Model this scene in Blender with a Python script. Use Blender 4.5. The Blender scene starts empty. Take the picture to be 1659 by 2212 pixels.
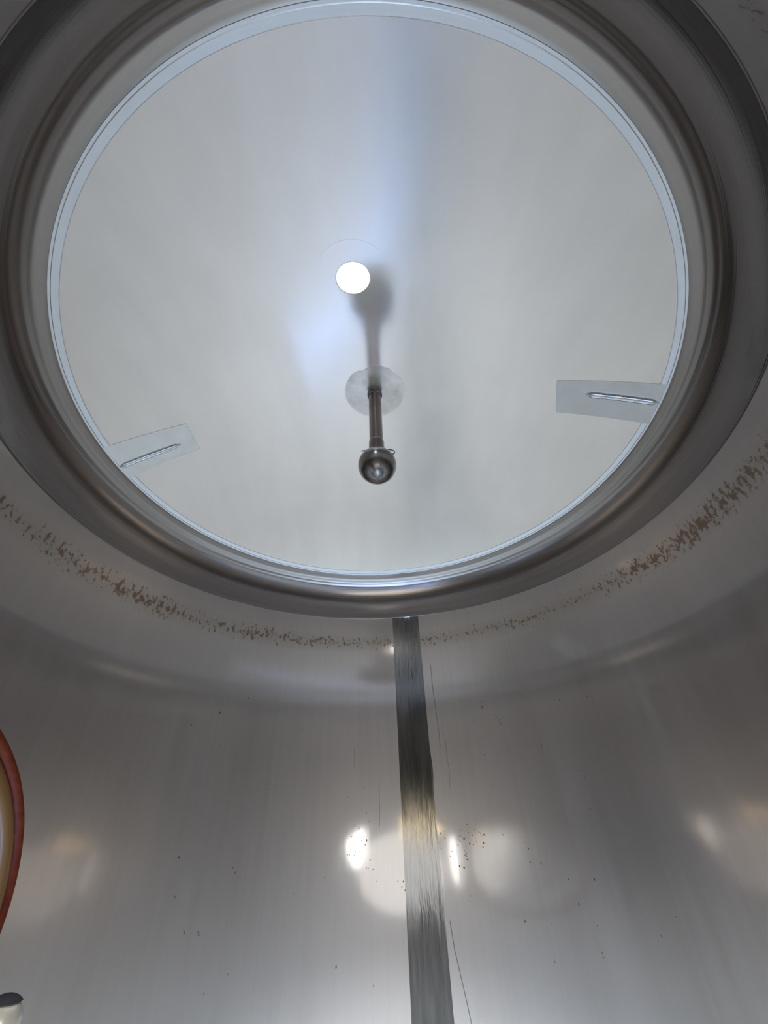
import bpy, bmesh, math, random
from mathutils import Vector, Matrix, noise
from math import sin, cos, pi, sqrt, radians, hypot, atan2

C = bpy.context.scene.collection
S = bpy.context.scene

# ---------------------------------------------------------------- camera
F, VX, VY = 900.0, 778.5, -9.0            # focal length in px of a 1659x2212 frame, zenith vanishing point
up = Vector(((VX-829.5)/F, -(VY-1106)/F, -1)).normalized()
fw = Vector((0, 0, -1)); fw = (fw-up*fw.dot(up)).normalized()
rt = fw.cross(up)
CAM = Vector((.014, -.903, 1.3))
cd = bpy.data.cameras.new('camera'); cam = bpy.data.objects.new('camera', cd); C.objects.link(cam)
cam.matrix_world = Matrix.Translation(CAM) @ Matrix((rt, fw, up)).to_4x4()
cd.sensor_fit = 'VERTICAL'; cd.sensor_height = 24; cd.sensor_width = 18; cd.lens = 24*F/2212
cd.clip_start = .01
S.camera = cam

# ---------------------------------------------------------------- world, light, exposure
w = bpy.data.worlds.new('world'); S.world = w; w.use_nodes = True
w.node_tree.nodes['Background'].inputs[0].default_value = (.75, .85, 1, 1)
w.node_tree.nodes['Background'].inputs[1].default_value = .35
S.view_settings.view_transform = 'Standard'; S.view_settings.look = 'None'
S.view_settings.gamma = 1; S.view_settings.use_curve_mapping = False
S.view_settings.exposure = 0.08

def area(name, loc, aim, sx, sy, power, col, shape='ELLIPSE', spread=180):
    l = bpy.data.lights.new(name, 'AREA'); l.shape = shape; l.size = sx; l.size_y = sy
    l.energy = power; l.color = col; l.spread = radians(spread)
    o = bpy.data.objects.new(name, l); C.objects.link(o); o.location = loc
    o.rotation_euler = Vector(aim).to_track_quat('-Z', 'Y').to_euler()
    return o
MWA = pi+.052; MW = Vector((-.05, -1.0, 1.20))   # azimuth and centre of the manway behind the camera
# daylight comes in past the photographer, who fills most of the manway
area('manway_daylight_right', (.27, -1.05, 1.37), (-.08, 1, 0), .13, .34, 1.3, (.93, .97, 1.0))
area('manway_daylight_left', (-.43, -1.02, 1.23), (.3, 1, 0), .05, .30, .35, (.93, .97, 1.0))
area('manway_daylight_top', (-.22, -1.06, 1.43), (.1, 1, 0), .30, .12, .6, (1.0, .80, .42), 'RECTANGLE')
area('manway_daylight_low', (-.05, -1.06, 1.17), (0, 1, .15), .62, .46, 1.5, (.95, .97, 1.0))
area('floor_fill_light', (.0, -.62, .98), (0, .95, -1), .30, .30, 14.5, (.86, .93, 1.0), 'DISK', 94)  # added light, floods the floor so it brightens the dome and lower wall
# slim blue light added unseen below the frame to give the dome its streak
SA, SB = Vector((-.17, -.534, .185)), Vector((.165, .216, .185))
su = (SB-SA).normalized(); sn = Vector((0, 0, 1)); sn = (sn-su*sn.dot(su)).normalized()
streak_light = area('streak_helper_light', (SA+SB)/2+sn*.012, sn, (SB-SA).length, .018, 3.3, (.20, .41, 1.0), 'RECTANGLE', 140)
streak_light.rotation_euler = Matrix((su, -sn.cross(su), -sn)).transposed().to_euler()

# ---------------------------------------------------------------- tank dimensions
R = 1.0; ZW = 2.173                         # shell radius, height of the head weld
ZR = 2.359; RR = .9                         # knuckle / crown joint
RC = 1.868; ZA = 2.590; ZC0 = ZA-RC         # crown sphere
def zdome(x, y): return ZC0+sqrt(RC*RC-x*x-y*y)

# ---------------------------------------------------------------- materials
def nt(name):
    m = bpy.data.materials.new(name); m.use_nodes = True
    t = m.node_tree; return m, t, t.nodes['Principled BSDF']
def node(t, typ, **kw):
    n = t.nodes.new(typ)
    for k, v in kw.items():
        if k in n.inputs.keys(): n.inputs[k].default_value = v
        else: setattr(n, k, v)
    return n
def scaled(t, sc, coord='Object'):
    c = node(t, 'ShaderNodeTexCoord'); m = node(t, 'ShaderNodeMapping'); m.inputs['Scale'].default_value = sc
    t.links.new(c.outputs[coord], m.inputs['Vector']); return m.outputs['Vector']
def ramp(t, src, stops):
    r = node(t, 'ShaderNodeValToRGB'); e = r.color_ramp.elements
    while len(e) < len(stops): e.new(.5)
    for k, (p, c) in enumerate(stops):
        e[k].position = p; e[k].color = (c, c, c, 1) if not hasattr(c, '__len__') else (*c, 1)
    t.links.new(src, r.inputs['Fac']); return r.outputs['Color']
def mixc(t, fac, a, b, typ='MIX'):
    n = node(t, 'ShaderNodeMix'); n.data_type = 'RGBA'; n.blend_type = typ
    for s, v in ((n.inputs['Factor'], fac), (n.inputs['A'], a), (n.inputs['B'], b)): pass
    ins = [n.inputs[0], n.inputs[6], n.inputs[7]]
    for s, v in zip(ins, (fac, a, b)):
        if isinstance(v, bpy.types.NodeSocket): t.links.new(v, s)
        elif isinstance(v, (int, float)) : s.default_value = v
        else: s.default_value = (*v, 1)
    return n.outputs[2]
def mth(t, op, a, b=0.0, c=0.0, clamp=False):
    n = node(t, 'ShaderNodeMath'); n.operation = op; n.use_clamp = clamp
    for s, v in zip(n.inputs, (a, b, c)):
        if isinstance(v, bpy.types.NodeSocket): t.links.new(v, s)
        else: s.default_value = v
    return n.outputs[0]

def steel(name, col=(.60, .585, .56), rough=.32, rvar=.05, nsc=(6, 6, 1.2), streak=(90, 90, 2), sharp=.0, srough=.12,
          bump=.05, cvar=.05, bdist=.0006, aniso=0.0, diff=0.0):
    m, t, b = nt(name)
    b.inputs['Metallic'].default_value = 1
    n1 = node(t, 'ShaderNodeTexNoise', Scale=1.0, Detail=4.0); t.links.new(scaled(t, nsc), n1.inputs['Vector'])
    n2 = node(t, 'ShaderNodeTexNoise', Scale=1.0, Detail=3.0); t.links.new(scaled(t, streak), n2.inputs['Vector'])
    s = mth(t, 'ADD', mth(t, 'MULTIPLY', n1.outputs[0], .6), mth(t, 'MULTIPLY', n2.outputs[0], .4))
    lo = tuple(c*(1-cvar) for c in col); hi = tuple(min(1, c*(1+cvar)) for c in col)
    c = ramp(t, s, [(.35, lo), (.65, hi)])
    t.links.new(c, b.inputs['Base Color'])
    r = node(t, 'ShaderNodeMapRange'); t.links.new(s, r.inputs[0])
    r.inputs[1].default_value = .35; r.inputs[2].default_value = .65
    r.inputs[3].default_value = rough-rvar; r.inputs[4].default_value = rough+rvar
    t.links.new(r.outputs[0], b.inputs['Roughness'])
    bp = node(t, 'ShaderNodeBump', Strength=bump, Distance=bdist); t.links.new(n2.outputs[0], bp.inputs['Height'])
    t.links.new(bp.outputs[0], b.inputs['Normal'])
    if aniso:
        b.inputs['Anisotropic'].default_value = aniso; b.inputs['Anisotropic Rotation'].default_value = .25
        tg = node(t, 'ShaderNodeTangent'); tg.direction_type = 'RADIAL'; tg.axis = 'Z'; t.links.new(tg.outputs[0], b.inputs['Tangent'])
    out = t.nodes['Material Output']
    if diff:
        d = node(t, 'ShaderNodeBsdfDiffuse'); t.links.new(c, d.inputs['Color'])
        mx = node(t, 'ShaderNodeMixShader'); mx.inputs[0].default_value = diff
        t.links.new(b.outputs[0], mx.inputs[1]); t.links.new(d.outputs[0], mx.inputs[2])
        t.links.new(mx.outputs[0], out.inputs['Surface'])
    if sharp:
        g = node(t, 'ShaderNodeBsdfGlossy'); g.inputs['Roughness'].default_value = srough
        t.links.new(c, g.inputs['Color']); t.links.new(bp.outputs[0], g.inputs['Normal'])
        mx = node(t, 'ShaderNodeMixShader'); mx.inputs[0].default_value = sharp
        t.links.new(b.outputs[0], mx.inputs[1]); t.links.new(g.outputs[0], mx.inputs[2])
        t.links.new(mx.outputs[0], out.inputs['Surface'])
    m['c'] = 1
    return m, t, b, c, bp

M_shell, ts, bs, cs, bps = steel('shell_steel', col=(.60, .54, .485), rough=.44, rvar=.04, sharp=.30, srough=.09, nsc=(4, 4, .8), streak=(60, 60, 1.5), bump=.08)
# rust freckles along a band just under the head weld: wear with a shape of its own, fixed to the wall
co = node(ts, 'ShaderNodeTexCoord'); sx = node(ts, 'ShaderNodeSeparateXYZ'); ts.links.new(co.outputs['Object'], sx.inputs[0])
big = node(ts, 'ShaderNodeTexNoise', Scale=2.6, Detail=2.0); ts.links.new(co.outputs['Object'], big.inputs['Vector'])
side = mth(ts, 'MULTIPLY', mth(ts, 'ABSOLUTE', sx.outputs[0]), .020)
dz = mth(ts, 'ABSOLUTE', mth(ts, 'SUBTRACT', sx.outputs[2], 2.047))
band = mth(ts, 'SUBTRACT', 1.0, mth(ts, 'DIVIDE', dz, mth(ts, 'ADD', .040, side)), clamp=True)
fk = node(ts, 'ShaderNodeTexNoise', Scale=1.0, Detail=5.0, Roughness=.65); ts.links.new(scaled(ts, (75, 75, 44)), fk.inputs['Vector'])
th = mth(ts, 'ADD', mth(ts, 'MULTIPLY', band, .16), mth(ts, 'MULTIPLY', big.outputs[0], .30))
rust = mth(ts, 'MULTIPLY', mth(ts, 'SUBTRACT', mth(ts, 'ADD', fk.outputs[0], th), .79), 14.0, clamp=True)
rust = mth(ts, 'MULTIPLY', rust, mth(ts, 'MULTIPLY', band, 3.0, clamp=True), clamp=True)
rust = mth(ts, 'MULTIPLY', rust, .8)
halo = mth(ts, 'MULTIPLY', mth(ts, 'MULTIPLY', band, 1.0), .4)
c2 = mixc(ts, halo, cs, (.40, .35, .28))
c3 = mixc(ts, rust, c2, (.15, .062, .012))
ts.links.new(c3, bs.inputs['Base Color'])
for n in ts.nodes:
    if n.type == 'BSDF_GLOSSY': ts.links.new(c3, n.inputs['Color'])
ts.links.new(mth(ts, 'SUBTRACT', 1.0, rust), bs.inputs['Metallic'])

M_crown = steel('crown_steel', col=(.88, .79, .695), rough=.14, rvar=.02, diff=.42, nsc=(3, 3, 3), streak=(14, 3, 3), bump=.03, cvar=.05)[0]
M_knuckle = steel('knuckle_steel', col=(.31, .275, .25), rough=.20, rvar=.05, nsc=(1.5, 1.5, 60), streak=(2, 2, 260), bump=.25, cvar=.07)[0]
M_band = steel('weld_band_steel', col=(.88, .87, .84), rough=.40, diff=.3, nsc=(8, 8, 8), streak=(5, 5, 200), cvar=.04)[0]
M_seam = steel('seam_steel', col=(.215, .205, .19), rough=.16, rvar=.05, nsc=(14, 14, 3), streak=(85, 85, 9), bump=.7, bdist=.0012, cvar=.16)[0]
M_patch_lit = steel('lit_patch_steel', col=(.97, .90, .78), rough=.40, rvar=.03, diff=.75, nsc=(10, 10, 10), streak=(30, 30, 30), cvar=.05)[0]  # brighter light on the left pad is put into this colour
M_cloud = steel('polished_ring_steel', col=(.70, .63, .545), rough=.23, rvar=.03, diff=.45, nsc=(16, 16, 16), streak=(28, 28, 28), cvar=.18, bump=.2, bdist=.002)[0]
M_halo = steel('halo_steel', col=(.80, .745, .695), rough=.21, rvar=.02, diff=.42, nsc=(8, 8, 8), streak=(20, 20, 20), cvar=.05)[0]
M_patch_shade = steel('shaded_patch_steel', col=(.70, .66, .59), rough=.38, rvar=.03, diff=.55, nsc=(10, 10, 10), streak=(30, 30, 30), cvar=.05)[0]  # same ground steel, the right pad's dimmer light put into its colour
M_bead = steel('weld_bead_steel', col=(.62, .61, .59), rough=.28, nsc=(60, 60, 60), streak=(160, 160, 160), cvar=.1, bump=.2)[0]
M_pipe = steel('pipe_steel', col=(.15, .118, .108), rough=.16, rvar=.04, nsc=(20, 20, 3), streak=(200, 200, 3), cvar=.06)[0]
M_ball = steel('ball_steel', col=(.165, .145, .12), rough=.20, rvar=.05, nsc=(14, 14, 30), streak=(20, 20, 260), cvar=.12, bump=.2, aniso=.85)[0]
M_plate = steel('door_steel', col=(.72, .72, .70), rough=.3)[0]
M_satin = steel('satin_knob_steel', col=(.85, .80, .68), rough=.3, diff=.5)[0]
M_floor = steel('floor_steel', col=(.68, .80, .90), rough=.5, diff=.97)[0]
m, t, b = nt('dark_hole'); b.inputs['Base Color'].default_value = (.01, .01, .01, 1); b.inputs['Roughness'].default_value = .6; M_hole = m
m, t, b = nt('stain_brown'); b.inputs['Base Color'].default_value = (.09, .065, .045, 1); b.inputs['Roughness'].default_value = .7; M_stain = m
m, t, b = nt('scratch_grey'); b.inputs['Base Color'].default_value = (.22, .21, .2, 1); b.inputs['Roughness'].default_value = .5; b.inputs['Metallic'].default_value = .7; M_scr = m
m, t, b = nt('orange_gasket')
n = node(t, 'ShaderNodeTexNoise', Scale=30.0, Detail=3.0); t.links.new(ramp(t, n.outputs[0], [(.3, (.11, .009, .001)), (.7, (.19, .030, .003))]), b.inputs['Base Color'])
b.inputs['Roughness'].default_value = .5; b.inputs['Specular IOR Level'].default_value = .2; M_gasket = m
m, t, b = nt('lit_gasket_lip'); b.inputs['Base Color'].default_value = (.22, .10, .025, 1); b.inputs['Roughness'].default_value = .30; M_lip = m  # golden highlight of the gasket put into the lip's colour
m, t, b = nt('matt_black'); b.inputs['Base Color'].default_value = (.03, .03, .035, 1); b.inputs['Roughness'].default_value = .5; M_black = m
m, t, b = nt('lit_glass'); b.inputs['Base Color'].default_value = (.9, .9, .9, 1)
b.inputs['Emission Color'].default_value = (.95, .97, 1, 1); b.inputs['Emission Strength'].default_value = 14; M_lamp = m

# ---------------------------------------------------------------- mesh helpers
def link(name, verts, faces, mat, parent=None, normals=None, smooth=True, slots=None):
    me = bpy.data.meshes.new(name); me.from_pydata([tuple(v) for v in verts], [], faces)
    me.materials.append(mat); me.update()
    if smooth: me.polygons.foreach_set('use_smooth', [True]*len(me.polygons))
    if normals: me.normals_split_custom_set_from_vertices([tuple(n) for n in normals])
    o = bpy.data.objects.new(name, me); C.objects.link(o)
    if parent: o.parent = parent
    return o
def recalc(o):
    bm = bmesh.new(); bm.from_mesh(o.data); bmesh.ops.recalc_face_normals(bm, faces=bm.faces); bm.to_mesh(o.data); bm.free(); return o
def lathe(name, prof, mat, parent=None, n=64, origin=(0, 0, 0), axis=(0, 0, 1), closed=False, sharp=None):
    """profile (r, z) revolved about axis through origin"""
    q = Vector((0, 0, 1)).rotation_difference(Vector(axis)); o0 = Vector(origin)
    V = []; Fc = []; k = len(prof)
    for i in range(n):
        a = 2*pi*i/n
        for r, z in prof: V.append(q @ Vector((r*cos(a), r*sin(a), z))+o0)
    kk = k if closed else k-1
    for i in range(n):
        i2 = (i+1) % n
        for j in range(kk):
            j2 = (j+1) % k
            Fc.append((i*k+j, i2*k+j, i2*k+j2, i*k+j2))
    bm = bmesh.new(); vs = [bm.verts.new(v) for v in V]
    for f in Fc: 
        try: bm.faces.new([vs[i] for i in f])
        except ValueError: pass
    bmesh.ops.remove_doubles(bm, verts=bm.verts, dist=1e-6)
    bmesh.ops.recalc_face_normals(bm, faces=bm.faces)
    me = bpy.data.meshes.new(name); bm.to_mesh(me); bm.free(); me.materials.append(mat)
    me.polygons.foreach_set('use_smooth', [True]*len(me.polygons))
    me.set_sharp_from_angle(angle=radians(sharp or 35))
    o = bpy.data.objects.new(name, me); C.objects.link(o)
    if parent: o.parent = parent
    return o
def tube(name, pts, r, mat, parent=None, n=10, caps=True):
    pts = [Vector(p) for p in pts]; V = []; Fc = []
    rr = r if hasattr(r, '__len__') else [r]*len(pts)
    ref = Vector((0, 0, 1))
    if abs((pts[-1]-pts[0]).normalized().z) > .9: ref = Vector((1, 0, 0))
    for i, p in enumerate(pts):
        d = (pts[min(i+1, len(pts)-1)]-pts[max(i-1, 0)]).normalized()
        a = d.cross(ref).normalized(); b_ = d.cross(a)
        for j in range(n):
            t_ = 2*pi*j/n; V.append(p+rr[i]*(cos(t_)*a+sin(t_)*b_))
    for i in range(len(pts)-1):
        for j in range(n):
            j2 = (j+1) % n; Fc.append((i*n+j, i*n+j2, (i+1)*n+j2, (i+1)*n+j))
    Fc.append(tuple(range(n))[::-1]); Fc.append(tuple(range((len(pts)-1)*n, len(pts)*n)))
    o = link(name, V, Fc, mat, parent); recalc(o); o.data.set_sharp_from_angle(angle=radians(50)); return o
def empty(name, loc, label, cat, group=None):
    o = bpy.data.objects.new(name, None); C.objects.link(o); o.location = loc; o.empty_display_size = .05
    o['label'] = label; o['category'] = cat
    if group: o['group'] = group
    bpy.context.view_layer.update()
    return o
def adopt(o, parent):
    o.parent = parent; o.matrix_parent_inverse = Matrix.Translation(-Vector(parent.location)); return o
def struct(o, label, cat):
    o['kind'] = 'structure'; o['label'] = label; o['category'] = cat; return o

# ---------------------------------------------------------------- shell wall
HX, HZ = .436, .28                          # manway half axes
def shell():
    V = []; N = []; Fc = []
    idx = {}
    def vert(a, z, r):
        key = (round(a, 5), round(z, 5), r)
        if key in idx: return idx[key]
        V.append((r*sin(a), r*cos(a), z)); s = -1 if r == R else 1
        N.append((s*sin(a), s*cos(a), 0)); idx[key] = len(V)-1; return idx[key]
    NA = 240; da = 2*pi/NA
    zs = [.25+(ZW-.25)*j/64 for j in range(65)]
    # manway block: azimuth pi +- ka*da, rows j0..j1
    ka = 20; NC = NA//2+2
    j0 = max(j for j in range(65) if zs[j] < MW.z-HZ-.03); j1 = min(j for j in range(65) if zs[j] > MW.z+HZ+.03)
    for r in (R, R+.006):
        for i in range(NA):
            for j in range(64):
                if NC-ka <= i < NC+ka and j0 <= j < j1: continue
                q = [vert(i*da, zs[j], r), vert(((i+1) % NA)*da, zs[j], r), vert(((i+1) % NA)*da, zs[j+1], r), vert(i*da, zs[j+1], r)]
                Fc.append(q if r == R else q[::-1])
        ring = [(NC-ka+i, j0) for i in range(2*ka)]+[(NC+ka, j) for j in range(j0, j1)]
        ring += [(NC+ka-i, j1) for i in range(2*ka)]+[(NC-ka, j1-j) for j in range(j1-j0)]
        L = 6
        def pt(k, l):
            i, j = ring[k % len(ring)]; a = i*da; z = zs[j]
            ang = atan2((z-MW.z)/HZ, (a-MWA)/HX)
            ae, ze = MWA+HX*cos(ang), MW.z+HZ*sin(ang); f = l/L
            return vert(a+(ae-a)*f, z+(ze-z)*f, r)
        for k in range(len(ring)):
            for l in range(L):
                q = [pt(k, l), pt(k+1, l), pt(k+1, l+1), pt(k, l+1)]; Fc.append(q if r == R else q[::-1])
    return link('wall_round', V, Fc, M_shell, normals=N)
wall = struct(shell(), 'brushed stainless steel cylindrical tank wall with rusty freckles below the head', 'wall')

def on_wall(az, z, off=0.0):
    r = R-off; return Vector((r*sin(az), r*cos(az), z))
def wall_ribbon(name, left, right, off, mat, parent, nu=8):
    """a thin raised band on the wall; left / right are lists of (azimuth, z)"""
    V = []; N = []; Fc = []; n = len(left)
    for (a0, z0), (a1, z1) in zip(left, right):
        for k in range(nu+1):
            f = k/nu; a = a0+(a1-a0)*f; V.append(on_wall(a, z0+(z1-z0)*f, off)); N.append((-sin(a), -cos(a), 0))
    k1 = nu+1
    for i in range(n-1):
        for k in range(nu): Fc.append((i*k1+k, i*k1+k+1, (i+1)*k1+k+1, (i+1)*k1+k))
    top = len(V)
    per = [i*k1 for i in range(n)]+[(n-1)*k1+k for k in range(1, k1)]+[i*k1+nu for i in range(n-2, -1, -1)]+[k for k in range(nu-1, 0, -1)]
    for p in per:
        v = V[p]; a = atan2(v[0], v[1]); V.append(on_wall(a, v[2], -.001)); N.append((-sin(a), -cos(a), 0))
    m_ = len(per)
    for i in range(m_): Fc.append((per[i], per[(i+1) % m_], top+(i+1) % m_, top+i))
    o = link(name, V, Fc, mat, parent); recalc(o); o.data.set_sharp_from_angle(angle=radians(40)); return o
D = radians
zz = [ZW-.026-(ZW-.03-.3)*i/60 for i in range(61)]
def redge(z):                                # right edge of the strip swells a little halfway up
    e = 8.93-.25*(ZW-z)/1.28
    if 1.44 < z < 1.62: e += .28*sin((z-1.44)/.18*pi)**2*(1 if z > 1.5 else .6)
    return D(e)
zz = [ZW-(ZW-.3)*i/90 for i in range(91)]
seam = wall_ribbon('seam_strip', [(D(1.78-.27*(ZW-z)/1.28), z) for z in zz], [(redge(z), z) for z in zz], .0012, M_seam, wall)
seam['label'] = 'dark mirror polished vertical strip ground over the wall seam'

# marks on the wall: pits beside the strip (nobody could count them) and a few long scratches
def marks(name, items, off, mat, parent):
    V = []; Fc = []
    for az, z, rx, rz, n in items:
        b0 = len(V); V.append(on_wall(az, z, off))
        for k in range(n):
            a = 2*pi*k/n; j = .75+.5*random.random()
            V.append(on_wall(az+rx*cos(a)*j, z+rz*sin(a)*j, off*.5))
        for k in range(n): Fc.append((b0, b0+1+k, b0+1+(k+1) % n))
    o = link(name, V, Fc, mat, parent); o['kind'] = 'stuff'; return o
random.seed(4)
pits = []
for az0, z0, sa, sz, n in ((17.0, 1.315, 1.7, .014, 14), (13.2, 1.322, 1.0, .013, 11), (13.9, 1.268, .8, .02, 14), (-8.0, 1.30, 1.5, .02, 9),
                           (-4.5, 1.245, .9, .02, 6), (9, 1.31, 3, .03, 10), (6, 1.30, 2, .03, 8), (1, 1.21, 1, .01, 4), (-7, 1.4, 3, .05, 6), (26, 1.27, 3, .04, 4)):
    for k in range(n):
        s = random.uniform(.0009, .0022)
        pits.append((D(az0+random.gauss(0, sa*.6)), z0+random.gauss(0, sz), s, s*random.uniform(1, 1.6), 6))
for k in range(60):
    s = random.uniform(.0008, .002); pits.append((D(random.uniform(-45, 50)), random.uniform(.95, 1.8), s, s*random.uniform(1, 3), 6))
marks('pit_mark', pits, .0014, M_stain, wall)
def scratch(pts, wd):
    L_ = []; Rr = []
    for az, z in pts: L_.append((D(az)-wd/2, z)); Rr.append((D(az)+wd/2, z))
    o = wall_ribbon('scratch', L_, Rr, .0006, M_scr, wall, nu=1); return o
scratch([(11.0, 1.93), (10.9, 1.85), (11.1, 1.75), (11.3, 1.66), (11.2, 1.60)], .0022)
scratch([(12.1, 1.655), (12.4, 1.645)], .002)
scratch([(12.6, 1.63), (12.5, 1.57), (12.7, 1.52), (12.4, 1.47)], .0016)
scratch([(24.6, 1.70), (25.0, 1.69), (25.6, 1.665)], .0015)
scratch([(9.6, 1.11), (10.0, 1.04), (10.9, .96), (11.5, .90), (11.7, .86)], .0025)
scratch([(-3.0, 1.50), (-3.0, 1.42), (-3.1, 1.36)], .0012)
scratch([(-8.5, 1.62), (-8.5, 1.55)], .0012)
scratch([(-36.0, 1.13), (-35.8, 1.118)], .004)
scratch([(-38.5, 1.137), (-38.2, 1.127)], .003)

# ---------------------------------------------------------------- head: knuckle ring (trim_1), crown (ceiling), joint bands
prof = []
r0 = .998
def knuckle(B, p=1.7, n=40):                # slope turns slowly near the wall, faster towards the crown
    x = z = 0.0; o_ = [(0.0, 0.0)]
    for k in range(n):
        b_ = B*((k+.5)/n)**p; x += sin(b_); z += cos(b_); o_.append((x, z))
    return o_
lo_, hi_ = .2, 2.0
want = (r0-RR+.004)/(ZR-ZW)
for _ in range(40):
    B_ = (lo_+hi_)/2; e = knuckle(B_)[-1]
    if e[0]/e[1] < want: lo_ = B_
    else: hi_ = B_
pts_ = knuckle(B_); kx = (ZR-ZW)/pts_[-1][1]
for k, (x, z) in enumerate(pts_):
    x = r0-x*kx
    if 26 <= k <= 37: x += .0009*sin((k-26)*pi*.55)     # shallow spinning ridges
    prof.append((x, ZW+z*kx))
back = [(x+.006, z+.004) for x, z in prof[::-1]]
lip = [(1.003, ZW-.0005), (1.001, ZW-.004), (.9985, ZW-.005), (.9972, ZW-.003)]
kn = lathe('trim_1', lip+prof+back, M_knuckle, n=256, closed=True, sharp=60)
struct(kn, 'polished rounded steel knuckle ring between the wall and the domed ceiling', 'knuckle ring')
# small weld notch where the seam strip meets the ring
V = Vector
nub = tube('weld_bead', [on_wall(D(az), ZW-.006-.002*abs(sin(az*2.1)), .009) for az in (4.6, 5.2, 5.8, 6.4, 7.0)], [.002, .004, .0035, .0045, .0015], M_bead, kn, n=8)

PC = Vector((-.0425, -.408)); PR = .0465       # port centre and radius
def crown():
    V = []; N = []; Fc = []; n = 256; L = 56
    for s, off in ((0, 0.0), (1, .006)):
        for i in range(n):
            a = 2*pi*i/n
            for j in range(L+1):
                f = (j/L)**1.15
                hx, hy = PC.x+PR*cos(a), PC.y+PR*sin(a); ox, oy = .892*cos(a), .892*sin(a)
                x, y = hx+(ox-hx)*f, hy+(oy-hy)*f; z = zdome(x, y)+off
                V.append((x, y, z)); d = Vector((0, 0, ZC0))-Vector((x, y, z)); d.normalize(); N.append(d if s == 0 else -d)
        b0 = s*n*(L+1)
        for i in range(n):
            i2 = (i+1) % n
            for j in range(L):
                q = (b0+i*(L+1)+j, b0+i*(L+1)+j+1, b0+i2*(L+1)+j+1, b0+i2*(L+1)+j); Fc.append(q[::-1] if s == 0 else q)
    return link('ceiling', V, Fc, M_crown, normals=N)
ceil = struct(crown(), 'matt brushed steel domed ceiling of the tank above the spray ball', 'ceiling')

# ground band over the circular joint, two lines
def jband(r1, r2, off):
    p = []
    for k in range(9):
        r = r1+(r2-r1)*k/8; p.append((r, zdome(r, 0)-off))
    return p
b1 = jband(.883, .902, .0016)
band = lathe('joint_band', b1+[(.905, b1[-1][1]+.003), (.881, b1[0][1]+.004)], M_band, ceil, n=256, closed=True, sharp=30)
band['label'] = 'narrow pale ground band around the rim of the dome'

def dome_patch(name, f2xy, nu, nv, off, mat, parent, closed_u=False):
    """thin plate following the dome; f2xy(u, v) -> x, y ; rim folded back up into the dome"""
    V = []; Fc = []
    k1 = nv+1; nn = nu if closed_u else nu+1
    for i in range(nn):
        for j in range(k1):
            x, y = f2xy(i/nu, j/nv); V.append((x, y, zdome(x, y)-off))
    for i in range(nu):
        i2 = (i+1) % nn
        for j in range(nv): Fc.append((i*k1+j, i*k1+j+1, i2*k1+j+1, i2*k1+j))
    if closed_u: per = [i*k1+nv for i in range(nn)]
    else: per = [i*k1 for i in range(nn)]+[nu*k1+j for j in range(1, k1)]+[i*k1+nv for i in range(nn-2, -1, -1)]+[j for j in range(nv-1, 0, -1)]
    top = len(V)
    for p in per: V.append((V[p][0], V[p][1], zdome(V[p][0], V[p][1])+.001))
    m_ = len(per)
    for i in range(m_): Fc.append((per[i], per[(i+1) % m_], top+(i+1) % m_, top+i))
    bm = bmesh.new(); vs = [bm.verts.new(v) for v in V]
    for f in Fc:
        try: bm.faces.new([vs[i] for i in f])
        except ValueError: pass
    bmesh.ops.remove_doubles(bm, verts=bm.verts, dist=1e-6); bmesh.ops.recalc_face_normals(bm, faces=bm.faces)
    me = bpy.data.meshes.new(name); bm.to_mesh(me); bm.free(); me.materials.append(mat)
    me.polygons.foreach_set('use_smooth', [True]*len(me.polygons)); me.set_sharp_from_angle(angle=radians(30))
    o = bpy.data.objects.new(name, me); C.objects.link(o); o.parent = parent; return o

def quad(p00, p10, p11, p01):
    def f(u, v):
        x = (p00[0]*(1-u)+p10[0]*u)*(1-v)+(p01[0]*(1-u)+p11[0]*u)*v
        y = (p00[1]*(1-u)+p10[1]*u)*(1-v)+(p01[1]*(1-u)+p11[1]*u)*v
        return x, y
    return f
padL = dome_patch('weld_patch', quad((-.900, .005), (-.658, .010), (-.652, .127), (-.886, .150)), 16, 8, .0022, M_patch_lit, ceil)
padL['label'] = 'ground rectangle, lit tone in its colour, around the left ceiling weld'
padR = dome_patch('weld_patch', quad((.888, -.140), (.607, -.084), (.637, .039), (.900, .010)), 16, 8, .0022, M_patch_shade, ceil)
padR['label'] = 'ground rectangle, shaded tone in its colour, around the right ceiling weld'
def bead(p0, p1, wd, h, parent):
    n = 60; V = []; Fc = []; d = Vector((p1[0]-p0[0], p1[1]-p0[1])).normalized(); s = Vector((-d.y, d.x)); k = 9
    for i in range(n+1):
        f = i/n; x = p0[0]+(p1[0]-p0[0])*f; y = p0[1]+(p1[1]-p0[1])*f
        e = min(1, 10*f+.1, 10*(1-f)+.1)
        for j in range(k):
            a = pi*j/(k-1); wob = 1+.09*noise.noise(Vector((i*.5, j*.8, p0[0]*9)))
            # two parallel toes with a shallow groove between them
            prof_ = sin(a)*(1-.45*math.exp(-((a-pi/2)/.35)**2))
            xx, yy = x+s.x*cos(a)*wd*e*wob, y+s.y*cos(a)*wd*e*wob
            V.append((xx, yy, zdome(xx, yy)-.0018-h*prof_*e*wob))
    for i in range(n):
        for j in range(k-1): Fc.append((i*k+j, i*k+j+1, (i+1)*k+j+1, (i+1)*k+j))
    o = link('weld_bead', V, Fc, M_bead, parent); recalc(o); return o
bead((-.700, .083), (-.893, .094), .009, .011, padL)
bead((.700, -.051), (.893, -.074), .0105, .012, padR)

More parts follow.
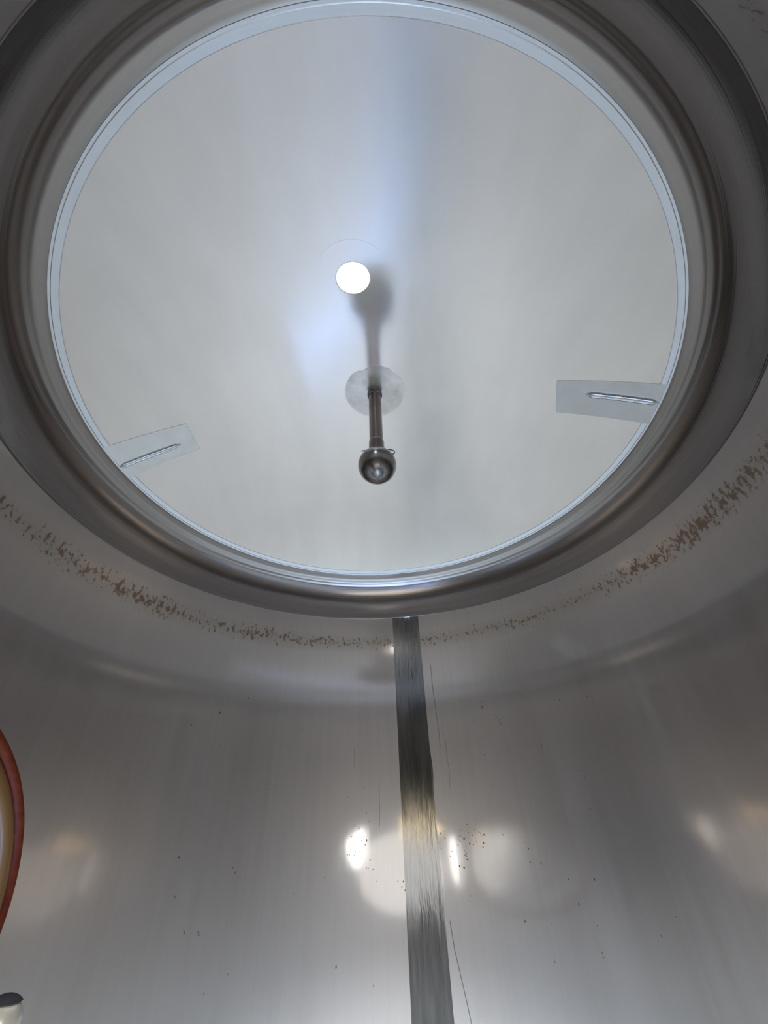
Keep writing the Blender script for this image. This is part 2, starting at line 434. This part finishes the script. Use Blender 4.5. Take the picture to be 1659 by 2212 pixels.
# cloudy polished ring around the spray pipe, with a ragged edge
def blot(cx, cy, r, amp, seed, sq=1.0):
    def f(u, v):
        a = 2*pi*u; q = noise.noise(Vector((cos(a)*2.2+seed, sin(a)*2.2, 0)))+.5*noise.noise(Vector((cos(a)*7+seed, sin(a)*7, 3)))
        back_ = .5-.5*sin(a)                    # the edge away from the camera is smooth
        rr = r*(1+amp*q*back_)*v; return cx+rr*cos(a), cy+rr*sin(a)*sq
    return f
stain = dome_patch('polish_ring', blot(0, 0, .107, .10, 1.3), 96, 10, .0008, M_cloud, ceil, True)
stain['label'] = 'cloudy polished circle with a ragged edge around the spray pipe'
def annulus(cx, cy, ra, rb):
    return lambda u, v: (cx+(ra+(rb-ra)*v)*cos(2*pi*u), cy+(ra+(rb-ra)*v)*sin(2*pi*u))
halo_ = dome_patch('polish_ring', annulus(PC.x, PC.y+.004, PR+.004, .108), 96, 6, .0004, M_crown, ceil, True)
halo_['label'] = 'faint polished circle around the lit port'

# ---------------------------------------------------------------- lit round port in the dome
zp = zdome(PC.x, PC.y); nrm = Vector((PC.x, PC.y, zp-ZC0)).normalized()
port = empty('light_port', (PC.x, PC.y, zp), 'glaring white round light port in the dome, higher in view than the spray ball', 'light')
o = lathe('port_ring', [(PR+.003, -.0010), (PR, -.0012), (PR-.0008, 0), (PR-.0008, .03), (PR+.003, .03)], M_cloud, n=64, origin=(PC.x, PC.y, zp), axis=nrm, closed=True)
adopt(o, port)
o = lathe('lens', [(0, .003), (PR-.002, .003), (PR-.001, .005), (PR-.001, .010), (0, .010)], M_lamp, n=64, origin=(PC.x, PC.y, zp), axis=nrm)
adopt(o, port)

# ---------------------------------------------------------------- spray ball on its drop pipe
sb = empty('spray_ball', (0, 0, ZA), 'steel spray ball hanging on a short pipe from the middle of the dome', 'spray ball')
BZ = 1.3+.912; BR = .0585
pipe = lathe('drop_pipe', [(.0222, ZA+.004), (.0222, BZ+BR+.052), (.0222, BZ+BR+.040), (.018, BZ+BR+.040), (.018, ZA+.004)], M_pipe, n=48, closed=True); adopt(pipe, sb)
pipe['label'] = 'dark polished pipe'
col_ = lathe('collar', [(.0222, ZA-.003), (.0235, ZA-.004), (.0255, ZA-.010), (.0268, ZA-.016), (.0268, ZA-.023), (.0255, ZA-.028), (.0222, ZA-.030)], M_pipe, n=48); adopt(col_, sb)
slv = lathe('sleeve', [(.0222, BZ+BR+.050), (.0242, BZ+BR+.047), (.0248, BZ+BR+.040), (.0248, BZ+BR-.008), (.020, BZ+BR-.008), (.020, BZ+BR+.050)], M_pipe, n=48, closed=True); adopt(slv, sb)
pr = []
for k in range(41):
    a = pi*k/40; pr.append((max(1e-4, BR*sin(a)), BZ+BR*cos(a)))
ball = lathe('ball', pr, M_ball, n=72, sharp=80); adopt(ball, sb)
# spray holes
V = []; Fc = []
q_ = []
toC = (CAM-Vector((0, 0, BZ))).normalized()
for el, cnt, ph in ((58, 8, 3), (30, 12, 15), (0, 12, 0), (-66, 6, 30)):
    if el in (30, 0): continue
    for k in range(cnt):
        a = D(ph+360*k/cnt+ (-90)); e = D(el); q_.append(Vector((cos(e)*cos(a), cos(e)*sin(a), sin(e))))
q_.append(Vector((0, 0, -1)))
for d in q_:
    u_ = d.cross(Vector((.3, .2, .9))).normalized(); v_ = d.cross(u_); b0 = len(V)
    for k in range(10):
        a = 2*pi*k/10; V.append((d*(BR+.0002)+(u_*cos(a)+v_*sin(a))*.0013)+Vector((0, 0, BZ-ZA)))
    Fc.append(tuple(range(b0, b0+10)))
holes = link('spray_hole', V, Fc, M_hole, ball, smooth=False); holes['kind'] = 'stuff'; holes.matrix_parent_inverse = Matrix.Identity(4)
holes.location = (0, 0, ZA)
# spring wire clip through the sleeve
zc = BZ+BR+.002
pts = [(-.046, -.012, zc-.011), (-.030, -.010, zc-.007), (0, -.006, zc-.002), (.026, 0, zc+.003), (.040, .002, zc+.005), (.049, .002, zc+.001),
       (.0535, 0, zc-.008), (.053, -.002, zc-.016), (.049, -.004, zc-.022), (.040, -.010, zc-.025)]
def cr(p, m=6):
    p = [Vector(x) for x in p]; o_ = []
    for i in range(len(p)-1):
        a, b_, c_, d_ = p[max(i-1, 0)], p[i], p[i+1], p[min(i+2, len(p)-1)]
        for k in range(m):
            t_ = k/m; o_.append(.5*((2*b_)+(c_-a)*t_+(2*a-5*b_+4*c_-d_)*t_*t_+(3*b_-a-3*c_+d_)*t_**3))
    return o_+[p[-1]]
clip = tube('clip', cr([(x*1.04, y, z+.005) for x, y, z in pts]), .0019, M_pipe, n=8); adopt(clip, sb)
clip['label'] = 'thin bent wire clip'

# ---------------------------------------------------------------- manway: neck behind the camera, door swung in at the left
V = []; Fc = []; n = 96; pf = [(0, .002), (0, -.05), (.006, -.05), (.006, .0)]
for i in range(n):
    a = 2*pi*i/n
    for e, y in pf:
        q_ = on_wall(MWA+(HX+e)*cos(a), MW.z+(HZ+e)*sin(a), 0); V.append(q_+Vector((0, y, 0)))
for i in range(n):
    for j in range(4): Fc.append((i*4+j, ((i+1) % n)*4+j, ((i+1) % n)*4+(j+1) % 4, i*4+(j+1) % 4))
neck = recalc(link('door_1', V, Fc, M_plate, None)); struct(neck, 'oval steel manway neck behind the camera', 'doorway')

DN = Vector((.9826, .1858, 0)).normalized(); DC = Vector((-.531, -.4255, 1.2115)); DA = DN.cross(Vector((0, 0, 1))); DA.normalize()
door = empty('manway_door', DC, 'oval inward-swung manway door with an orange rubber gasket at the left edge', 'door')
A_, B_ = .40, .27
def oval(name, prof, mat, n=160, closed=True, solid=False):
    V = []; Fc = []; k = len(prof)
    for i in range(n):
        a = 2*pi*i/n
        for dr, h in prof:
            V.append(DC+DA*((A_+dr)*cos(a))+Vector((0, 0, 1))*((B_+dr)*sin(a))+DN*h)
    for i in range(n):
        i2 = (i+1) % n
        for j in range(k if closed else k-1): Fc.append((i*k+j, i2*k+j, i2*k+(j+1) % k, i*k+(j+1) % k))
    if not closed:
        for j in (0, k-1): Fc.append([i*k+j for i in range(n)])
    o = link(name, V, Fc, mat); recalc(o); o.data.set_sharp_from_angle(angle=radians(50)); adopt(o, door); return o
oval('door_plate', [(-.12, .012), (-.08, .010), (-.052, .004), (-.022, .002), (-.022, -.008), (-.06, -.006), (-.12, .004)], M_plate, closed=False)
g = [(-.011+.0105*cos(a), .002+.014*sin(a)) for a in [2*pi*k/16 for k in range(16)]]
gk = oval('gasket', g, M_gasket); gk['label'] = 'dark orange rubber gasket around the door rim'
g = [(-.034+.014*cos(a), .006+.008*sin(a)) for a in [2*pi*k/14 for k in range(14)]]
lp = oval('gasket_lip', g, M_lip); lp['label'] = 'inner lip of the gasket with its golden highlight as colour'

hd = empty('door_clamp', (-.227, -.53, 1.227), 'rounded bright metal clamp knob, its dark reflection shaped as a black shell, in the bottom left corner', 'clamp')
HK = Vector(hd.location)
o = lathe('knob', [(.0118*sin(a), .0118*cos(a)) for a in [D(6*k+1) for k in range(26)]]+[(.005, -.05), (0, -.05)], M_satin, n=40, origin=HK, axis=(0, 0, 1)); adopt(o, hd)
o = lathe('dark_reflection', [(.0130*sin(a)+1e-5, .0130*cos(a)) for a in [D(3.2*k) for k in range(15)]]+[(.0085, .0085)], M_black, n=40, origin=HK, axis=(0, 0, 1)); adopt(o, hd)  # knob's dark reflection modelled as a black shell over its top
o = tube('arm', cr([HK+Vector((0, 0, -.045)), HK+Vector((-.02, -.06, -.09)), (-.28, -.80, .96), (-.32, -.925, .88)]), .009, M_plate); adopt(o, hd)
o = tube('hinge_arm', cr([DC-DN*.0, DC-DN*.06, (-.56, -.66, 1.21), (-.545, -.815, 1.21)]), .014, M_plate); adopt(o, door)

# ---------------------------------------------------------------- added body for the streak light, on a rod and foot
sl = empty('streak_helper', (0, -.16, .115), 'slim added streak light on a thin rod and foot, unseen below the frame', 'lamp')
sv = sn.cross(su); V = []
for p in (SA-su*.02, SB+su*.02):
    for a, b_ in ((-1, 0), (1, 0), (1, 1), (-1, 1)): V.append(p+sv*(.016*a)+sn*(.008-.03*b_))
o = link('housing', V, [(0, 1, 2, 3), (7, 6, 5, 4), (0, 4, 5, 1), (1, 5, 6, 2), (2, 6, 7, 3), (3, 7, 4, 0)], M_black, smooth=False); adopt(recalc(o), sl)
o = tube('rod', [(SA+SB)/2-sn*.02, (0, -.16, .13)], .008, M_black); adopt(o, sl)
adopt(lathe('foot', [(0, 0), (.06, 0), (.06, .012), (.02, .03), (0, .03)], M_black, n=32, origin=(0, -.16, .104)), sl)

# ---------------------------------------------------------------- floor of the tank
pr = []
for k in range(25):
    r = 1.0*k/24; pr.append((max(r, 1e-4), .25-.15*(1-r*r)))
fl = lathe('floor', pr+[(1.006, .244), (.5, .13), (1e-4, .09)], M_floor, n=128); struct(fl, 'dished stainless steel tank bottom', 'floor')
